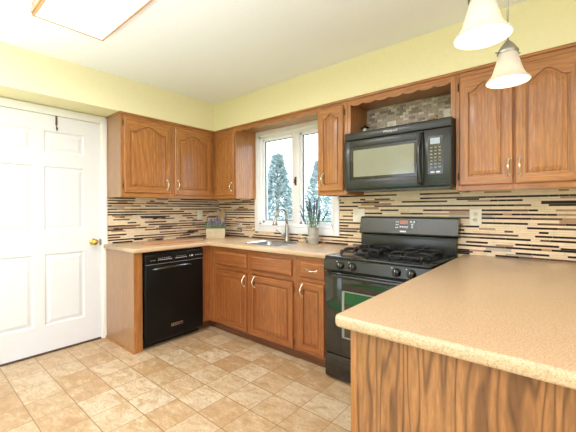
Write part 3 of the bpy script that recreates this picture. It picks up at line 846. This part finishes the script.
for x in (g0+0.04, g1-0.04):
    for y in (-0.60, -0.06):
        mb = MB(); mb.lathe([(0.018, 0.0005), (0.018, 0.012), (0.009, 0.014), (0.009, 0.018)], (x, y, 0), 0, 12, cap0=True, cap1=True); T.part('leg', mb, 'black_matte')
# backguard
mb = MB(); mb.box(g0, g1, -0.085, -0.012, 0.892, 1.03, 0, 0.003); bg = T.part('backguard', mb, 'charcoal')
mb = MB()
mb.poly([(-0.012, 1.03), (-0.075, 1.032), (-0.108, 1.045), (-0.110, 1.055), (-0.082, 1.172), (-0.070, 1.185), (-0.045, 1.188), (-0.012, 1.180)], 'x', g0-0.004, g1+0.020); bu = T.part('console', mb, 'console', bg)
mb = MB(); mb.box(g0+0.004, g1-0.004, -0.0865, -0.080, 1.012, 1.0315); T.part('gap_shade_strip', mb, 'black_matte', bg)  # solid black strip gives the dark gap under the console as colour
# console face runs (-0.110,1.055)-(-0.082,1.172): place controls along it
def on_face(mb2, x0_, x1_, z0_, z1_, th=0.0012, mi=0):
    def yy(z): return -0.110+(z-1.055)*(0.028/0.117)
    mb2.loops([[(x0_, yy(z0_)+0.001, z0_), (x1_, yy(z0_)+0.001, z0_), (x1_, yy(z1_)+0.001, z1_), (x0_, yy(z1_)+0.001, z1_)], [(x0_, yy(z0_)-th, z0_), (x1_, yy(z0_)-th, z0_), (x1_, yy(z1_)-th, z1_), (x0_, yy(z1_)-th, z1_)]], mi, True, True, False)
mb = MB(); on_face(mb, 2.385, 2.56, 1.088, 1.163, 0.0008); T.part('control_plate', mb, 'black_gloss', bu)
mb = MB(); on_face(mb, 2.425, 2.492, 1.130, 1.158, 0.002); T.part('clock_display', mb, 'clock', bu)
keys = [(2.393+i*0.014, 2.403+i*0.014, 1.097+j_*0.022, 1.105+j_*0.022) for i in range(2) for j_ in range(3)]
keys += [(2.428+i*0.018, 2.440+i*0.018, 1.100, 1.112) for i in range(4)]
keys += [(a-0.006, a+0.006, b, b+0.014) for (a, b) in ((2.515, 1.140), (2.540, 1.140), (2.527, 1.118), (2.527, 1.098))]
for q in keys:
    mb = MB(); on_face(mb, *q, 0.002); T.part('touch_key', mb, 'lettering', bu)

mb = MB(); on_face(mb, 2.432, 2.482, 1.064, 1.076, 0.002); T.part('badge', mb, 'lettering', bu)
# burners and grates
for bx_ in (2.27, 2.645):
    for by in (-0.46, -0.22):
        mb = MB(); mb.lathe([(0.055, 0.910), (0.050, 0.914), (0.040, 0.916), (0.040, 0.922), (0.030, 0.926), (0.001, 0.927)], (bx_, by, 0), 0, 20); T.part('burner', mb, 'black_matte')
for bx_ in (2.27, 2.645):
    for by in (-0.46, -0.22):
        mb = MB(); e = 0.105; zt = 0.944; r = 0.0065
        for q in (((-e, -e), (e, -e)), ((-e, e), (e, e)), ((-e, -e), (-e, e)), ((e, -e), (e, e))):
            mb.tube([(bx_+q[0][0], by+q[0][1], zt-0.008), (bx_+q[1][0], by+q[1][1], zt-0.008)], r, 0, 6)
        for k in range(4):
            an = k*PI/2; ca, sa = math.cos(an), math.sin(an)
            mb.tube([(bx_+ca*0.145, by+sa*0.112, zt-0.010), (bx_+ca*0.115, by+sa*0.108, zt+0.006), (bx_+ca*0.09, by+sa*0.09, zt+0.010), (bx_+ca*0.035, by+sa*0.035, zt+0.006)], [0.006, 0.008, 0.008, 0.006], 0, 6)
            an += PI/4; ca, sa = math.cos(an)*1.414, math.sin(an)*1.414
            mb.tube([(bx_+ca*e, by+sa*e, 0.909), (bx_+ca*e, by+sa*e, zt+0.004)], [0.008, 0.009], 0, 6)
        T.part('grate', mb, 'black_matte')

# ------------------------------------------------------------ peninsula
XP, YP = 2.8720, -1.8060; XR = 3.80
T = Thing('peninsula_cabinet', (3.3, -1.0, 0), 'oak peninsula cabinet with a flame-grained end panel in the foreground', 'cabinet')
mb = MB(); mb.box(2.924, 3.60, -1.756, -0.012, 0.09, CT, 0); mb.box(2.99, 3.60, -1.756, -0.012, 0, 0.09)
T.part('body', mb, 'oak')
mb = MB(); mb.box(2.941, 3.66, -1.772, -1.757, 0.0, CT); T.part('end_panel', mb, 'oak_panel', label='flame-grained oak veneer panel')
mb = MB(); mb.box(2.9195, 2.9405, -1.774, -1.757, 0.0, CT, 0, 0.001); T.part('corner_stile', mb, 'oak')
# fronts towards the range (world -x face): build in side-B like coordinates is mirrored, so made directly
def pen_front(z0, z1, ya, yb, name, pz, vertical):
    mb = MB(); mb.box(2.905, 2.9235, ya, yb, z0, z1, 0, 0.004); d = T.part(name, mb, 'oak')
    me = pull_mesh((0, 0, 0), vertical); bmesh.ops.transform(me.bm, matrix=Matrix.Translation((2.905, (ya+yb)/2 if not vertical else yb-0.03, pz)) @ Matrix.Rotation(-PI/2, 4, 'Z'), verts=me.bm.verts[:])
    T.part('handle', me, 'pull', d)
for i in range(2):
    ya = -1.74+i*0.50
    pen_front(0.70, 0.835, ya, ya+0.47, 'drawer_front', 0.785, False); pen_front(0.11, 0.67, ya, ya+0.47, 'door', 0.60, True)
T = Thing('peninsula_countertop', (3.3, -0.9, CT), 'speckled tan solid-surface countertop of the foreground peninsula', 'countertop')
out = round_poly([(XP, -0.0), (XP, YP), (XR, YP), (XR, -0.0)], [0, 0.028, 0.028, 0])
T.part('slab', edge_slab(out, CT, 0.914, 0.010), 'counter')

# ------------------------------------------------------------ outlets
def outlet(c, side, label, kind='duplex', name='wall_outlet', w=0.078, h=0.120, yb=-0.0095, group=None):
    T = Thing(name, (c[0], yb, c[1]), label, 'outlet' if kind == 'duplex' else 'switch', side, group)
    x, z = c
    mb = MB(); mb.box(x-w/2, x+w/2, yb-0.006, yb, z-h/2, z+h/2, 0, 0.003); T.part('cover_plate', mb, 'almond')
    if kind == 'duplex':
        for dz in (-0.021, 0.021):
            mb = MB(); mb.lathe([(0.016, -0.005), (0.016, -0.0075), (0.001, -0.008)], (x, yb, z+dz), 0, 16, 'y'); r = T.part('receptacle', mb, 'almond')
            mb = MB()
            for sx_ in (-0.006, 0.006): mb.box(x+sx_-0.0012, x+sx_+0.0012, yb-0.0088, yb-0.0078, z+dz-0.001, z+dz+0.008)
            mb.box(x-0.002, x+0.002, yb-0.0088, yb-0.0078, z+dz-0.009, z+dz-0.005)
            T.part('slots', mb, 'slot', r)
    else:
        mb = MB(); mb.box(x-0.016, x+0.016, yb-0.009, yb-0.005, z-0.033, z+0.033, 0, 0.002); T.part('rocker', mb, 'almond')
outlet((2.952, 1.190), 'A', 'almond duplex outlet on the mosaic backsplash right of the range')
outlet((2.017, 1.192), 'A', 'almond cover plate on the backsplash between the window and the range', 'switch', 'wall_switch', 0.118)
outlet((-0.310, 1.180), 'B', 'almond cover plate on the left backsplash above the dishwasher counter', 'switch', 'wall_switch')
outlet((2.33, 1.935), 'A', 'almond outlet inside the niche above the microwave, nearer the window', 'duplex', yb=-0.017, h=0.11)
outlet((2.79, 1.950), 'A', 'almond outlet plate inside the niche above the microwave, at its right end', 'duplex', yb=-0.017, h=0.12, w=0.10)

# ------------------------------------------------------------ small things on the niche shelf
T = Thing('lidded_jar', (2.185, -0.22, 1.866), 'small pale jar with a wide black lid on the niche shelf', 'jar')
mb = MB(); mb.lathe([(0.001, 0.0), (0.018, 0.0), (0.018, 0.03), (0.013, 0.036), (0.013, 0.05)], (2.185, -0.22, 1.8665), 0, 16); T.part('jar', mb, 'almond')
mb = MB(); mb.lathe([(0.001, 0.046), (0.036, 0.047), (0.038, 0.052), (0.026, 0.060), (0.010, 0.064), (0.006, 0.072), (0.001, 0.073)], (2.185, -0.22, 1.8665), 0, 18); T.part('lid', mb, 'black')
T = Thing('figurine', (2.735, -0.2, 1.866), 'tiny brown bird-like ornament at the right of the niche shelf', 'ornament')
mb = MB(); mb.lathe([(0.001, 0.0), (0.016, 0.001), (0.017, 0.006), (0.008, 0.012), (0.012, 0.022), (0.013, 0.032), (0.007, 0.042), (0.009, 0.050), (0.005, 0.058), (0.001, 0.060)], (2.735, -0.2, 1.8665), 0, 12); mb.tube([(2.742, -0.2, 1.918), (2.752, -0.2, 1.916)], [0.004, 0.001], 0, 6)
T.part('body', mb, 'brass')

# ------------------------------------------------------------ counter things
T = Thing('cutting_board', (0.38, -0.89, 0.914), 'long flat wooden cutting board lying on the counter above the dishwasher', 'cutting board')
mb = MB(); mb.box(0.30, 0.465, -1.20, -0.575, 0.9145, 0.932, 0, 0.004); T.part('board', mb, 'board')
# house-shaped board leaning in the corner
T = Thing('serving_board', (0.095, -0.05, 0.914), 'pale wooden board with a pointed top leaning in the corner behind the planter', 'cutting board')
mb = MB(); w_ = 0.07; bc = 0.095
pts = [(bc-w_, 0), (bc+w_, 0), (bc+w_, 0.255), (bc+0.02, 0.335), (bc-0.02, 0.335), (bc-w_, 0.255)]
rA = []; rB = []
for p in pts:
    yb = -0.085+p[1]*0.18; rA.append((p[0], yb, 0.915+p[1])); rB.append((p[0], yb+0.014, 0.915+p[1]))
mb.loops([rA, rB], 0, True, True, False); T.part('board', mb, 'pale_wood')
# lavender planter
T = Thing('lavender_planter', (0.315, -0.305, 0.914), 'rectangular washed-wood planter of purple lavender in the counter corner', 'potted plant')
T.o.rotation_euler = (0, 0, math.radians(52)); bx0 = T.base
def P_(x, y, z): return (bx0.x+x, bx0.y+y, 0.9145+z)
mb = MB()
def rr_(a, b, z): return [P_(-a, -b, z), P_(a, -b, z), P_(a, b, z), P_(-a, b, z)]
mb.loops([rr_(0.104, 0.042, 0.0), rr_(0.110, 0.048, 0.112), rr_(0.102, 0.040, 0.112), rr_(0.100, 0.038, 0.095)], 0, True, True, False); T.part('planter_box', mb, 'linen')
rnd = random.Random(2); leaves = MB(); blooms = MB()
def blade(mb, a, b, w0, rnd):
    a, b = Vector(a), Vector(b); mid = (a+b)/2+Vector((rnd.uniform(-.01, .01), rnd.uniform(-.01, .01), 0))
    s_ = Vector((rnd.uniform(-1, 1), rnd.uniform(-1, 1), 0)).normalized()*w0
    v = [mb.bm.verts.new(p) for p in (a-s_*0.5, a+s_*0.5, mid+s_, b, mid-s_)]
    mb.bm.faces.new(v)
for i in range(150):
    x = rnd.uniform(-0.098, 0.098); y = rnd.uniform(-0.034, 0.034)
    blade(leaves, P_(x, y, 0.09), P_(x*1.25+rnd.uniform(-.03, .03), y+rnd.uniform(-.03, .03), rnd.uniform(0.14, 0.19)), 0.005, rnd)
for i in range(34):
    x = rnd.uniform(-0.095, 0.085); y = rnd.uniform(-0.034, 0.034); h = rnd.uniform(0.18, 0.27)
    tx, ty = x*1.15+rnd.uniform(-.02, .02), y+rnd.uniform(-.02, .02)
    leaves.tube([P_(x, y, 0.09), P_(tx, ty, h-0.04)], 0.0012, 0, 4)
    blooms.tube([P_(tx, ty, h-0.065), P_(tx, ty, h-0.045), P_(tx+0.002, ty, h-0.02), P_(tx+0.003, ty, h)], [0.003, 0.0085, 0.007, 0.002], 0, 6)
T.part('foliage', leaves, 'leaf'); T.part('blooms', blooms, 'purple', label='dusty purple lavender blooms')
# vase
vx, vy = 1.592, -0.128
T = Thing('vase', (vx, vy, 0.914), 'grey cylindrical vase of dark lavender stems below the window', 'vase')
mb = MB(); mb.lathe([(r*1.15, h) for r, h in [(0.001, 0.0), (0.043, 0.0), (0.045, 0.004), (0.045, 0.05), (0.0475, 0.055), (0.045, 0.06), (0.045, 0.105), (0.047, 0.11), (0.045, 0.115), (0.046, 0.150), (0.049, 0.158), (0.044, 0.160), (0.042, 0.10), (0.001, 0.10)]], (vx, vy, 0.9145), 0, 24); T.part('container', mb, 'vase')
st_ = MB(); bl = MB(); rnd = random.Random(5)
for i in range(38):
    a = rnd.uniform(0, 2*PI); r0 = rnd.uniform(0, 0.03); sp = rnd.uniform(0.01, 0.165)*(1 if i > 6 else 0.5)
    h = rnd.uniform(0.34, 0.485) - sp*0.75
    ax, ay = math.cos(a), math.sin(a)*0.55
    p0 = (vx+ax*r0, vy+ay*r0, 1.03); p1 = (vx+ax*(r0+sp*0.35), vy+ay*(r0+sp*.35), 0.914+h*0.55); p2 = (vx+ax*(r0+sp), vy+ay*(r0+sp), 0.914+h)
    st_.tube([p0, p1, p2], [0.0014, 0.0014, 0.001], 0, 5)
    d = (Vector(p2)-Vector(p1)).normalized()
    for k in range(4):
        c = Vector(p2)-d*(0.085-k*0.026)
        bl.tube([c, c+d*0.010, c+d*0.022, c+d*0.027], [0.002, 0.0075-k*0.0009, 0.006-k*0.0008, 0.001], 0, 6)
    for k in range(4):
        t = rnd.uniform(0.1, 0.8); c = Vector(p0).lerp(Vector(p2), t)
        blade(st_, c, c+Vector((rnd.uniform(-.04, .04), rnd.uniform(-.03, .03), rnd.uniform(0.02, 0.06))), 0.0035, rnd)
T.part('stems', st_, 'sage', label='sage green stems and leaves'); T.part('blooms', bl, 'navy', label='dark blue-grey lavender heads')

# ------------------------------------------------------------ ceiling light and pendants
T = Thing('ceiling_light', (1.66, -1.995, H), 'rectangular oak-framed fluorescent ceiling light, switched on', 'ceiling light')
lx0, lx1, ly0, ly1, lz = 1.052, 2.272, -2.190, -1.802, 2.392
mb = MB(); t = 0.013
mb.box(lx0, lx1, ly0, ly0+t, lz, H-0.0005, 0, 0.002); mb.box(lx0, lx1, ly1-t, ly1, lz, H-0.0005, 0, 0.002)
mb.box(lx0, lx0+t, ly0, ly1, lz, H-0.0005, 0, 0.002); mb.box(lx1-t, lx1, ly0, ly1, lz, H-0.0005, 0, 0.002)
mb.box(lx0+0.004, lx1-0.004, ly0-0.010, ly0, lz+0.012, lz+0.038, 0, 0.003)
T.part('wood_frame', mb, 'fixture_wood')
mb = MB(); mb.box(lx0+t, lx1-t, ly0+t, ly1-t, lz+0.004, lz+0.010); T.part('diffuser', mb, 'diffuser')
T = None
def pendant(x, y, label):
    T = Thing('pendant_lamp', (x, y, H), label, 'pendant lamp', group=None)
    zb = 1.820
    prof = [(0.036, 0.150), (0.038, 0.138), (0.043, 0.112), (0.050, 0.082), (0.056, 0.058), (0.061, 0.040), (0.069, 0.024), (0.080, 0.011), (0.086, 0.0)]
    prof = [(r, h*0.85) for r, h in prof]
    inner = [(r-0.003, h) for r, h in prof[::-1]]
    mb = MB(); mb.lathe(prof+[(0.0835, -0.002)]+inner, (x, y, zb), 0, 40); T.part('lamp_shade', mb, 'shade', label='frosted white bell glass shade')
    mb = MB(); mb.lathe([(0.0405, -0.006), (0.042, 0.0), (0.041, 0.006), (0.034, 0.016), (0.027, 0.028), (0.016, 0.042), (0.007, 0.052)], (x, y, zb+0.129), 0, 24); mb.lathe([(0.036, -0.004), (0.034, 0.0), (0.001, 0.006)], (x, y, zb+0.126), 0, 24); T.part('cap', mb, 'nickel')
    for s_ in (-1, 1):
        mb = MB(); ax, ay = math.cos(0.7)*s_, math.sin(0.7)*s_
        mb.tube([(x+ax*0.043, y+ay*0.043, zb+0.127), (x+ax*0.054, y+ay*0.054, zb+0.127)], [0.004, 0.0035], 0, 8); T.part('thumb_screw', mb, 'nickel')
    mb = MB(); mb.tube([(x, y, zb+0.178), (x, y, H-0.02)], 0.004, 0, 10); T.part('stem', mb, 'nickel')
    mb = MB(); mb.lathe([(0.006, -0.024), (0.03, -0.022), (0.055, -0.010), (0.060, -0.0005)], (x, y, H), 0, 28, cap1=True); T.part('canopy', mb, 'nickel')
    mb = MB(); mb.lathe([(0.001, 0.035), (0.014, 0.040), (0.024, 0.058), (0.026, 0.075), (0.018, 0.095), (0.013, 0.11), (0.013, 0.124)], (x, y, zb), 0, 18); T.part('bulb', mb, 'bulb')
    l = bpy.data.lights.new('bulb_light', 'POINT'); l.energy = 2.2; l.color = (1.0, 0.80, 0.55); l.shadow_soft_size = 0.02
    lo = bpy.data.objects.new('bulb_light', l); COL.objects.link(lo); lo.location = (x, y, zb+0.018)
M['bulb'] = emis('lit_bulb', (1.0, 0.9, 0.75), 2.0)
pendant(3.250, -0.950, 'bell-glass pendant lamp hanging further back, in front of the right wall cabinet')
pendant(3.235, -1.460, 'bell-glass pendant lamp nearer the camera, cut off by the top edge')

# made-up green mat beyond the frame, added to colour the oven window reflection
T = Thing('reflection_mat', (0.9, -3.0, 0), 'made-up green floor mat out of view, added for its reflection in the oven window', 'mat')
mb = MB(); mb.box(0.35, 2.2, -3.6, -2.36, 0.0005, 0.010, 0, 0.003); T.part('mat', mb, 'green_reflector')

# ------------------------------------------------------------ outside
mb = MB(); mb.box(-40, 40, 0.6, 70, -1.2, -1.0); struct('lawn', mb, 'grass')
mb = MB(); mb.box(-12, 12, -30, -4.9, -0.4, -0.2); struct('back_lawn', mb, 'grass')
def tree(x, y, h, w_, label, seed, dense):
    T = Thing('spruce_tree', (x, y, -1.0), label, 'tree'); rnd = random.Random(seed)
    mb = MB(); mb.tube([(x, y, -1.0), (x, y, h*0.5), (x, y, h-0.1)], [0.07, 0.05, 0.012], 0, 8); T.part('trunk', mb, 'bark')
    mb = MB()
    for i in range(dense):
        t = rnd.random()**0.8; z = -0.7+(h+0.7)*t; R = w_*(1-t)*rnd.uniform(0.25, 1.0)+0.05; a = rnd.uniform(0, 2*PI)
        c = Vector((x+math.cos(a)*R, y+math.sin(a)*R, z-R*0.15))
        for k in range(3):
            d = Vector((math.cos(a)+rnd.uniform(-.8, .8), math.sin(a)+rnd.uniform(-.8, .8), rnd.uniform(-.5, .7))).normalized()*rnd.uniform(0.06, 0.17)
            s_ = d.cross(Vector((rnd.uniform(-1, 1), rnd.uniform(-1, 1), 1)  )).normalized()*0.03
            v = [mb.bm.verts.new(p) for p in (c, c+d*0.5+s_, c+d, c+d*0.5-s_)]; mb.bm.faces.new(v)
    T.part('foliage', mb, 'evergreen')
tree(-2.75, 4.2, 2.75, 1.2, 'blue-green spruce tree seen through the left pane of the window', 1, 3200)
tree(-3.55, 7.4, 3.0, 1.3, 'blue-green spruce tree seen through the right pane of the window', 2, 2600)

groups = {'wall_cabinet': 'oak wall cabinets', 'base_cabinet': 'oak base cabinets', 'wall_outlet': 'duplex outlets on the tiled walls',
          'wall_switch': 'cover plates on the tiled walls', 'pendant_lamp': 'pendant lamps over the peninsula', 'spruce_tree': 'trees outside the window'}
for o in COL.objects:
    if o.parent is None and o.name.split('.')[0] in groups: o['group'] = groups[o.name.split('.')[0]]
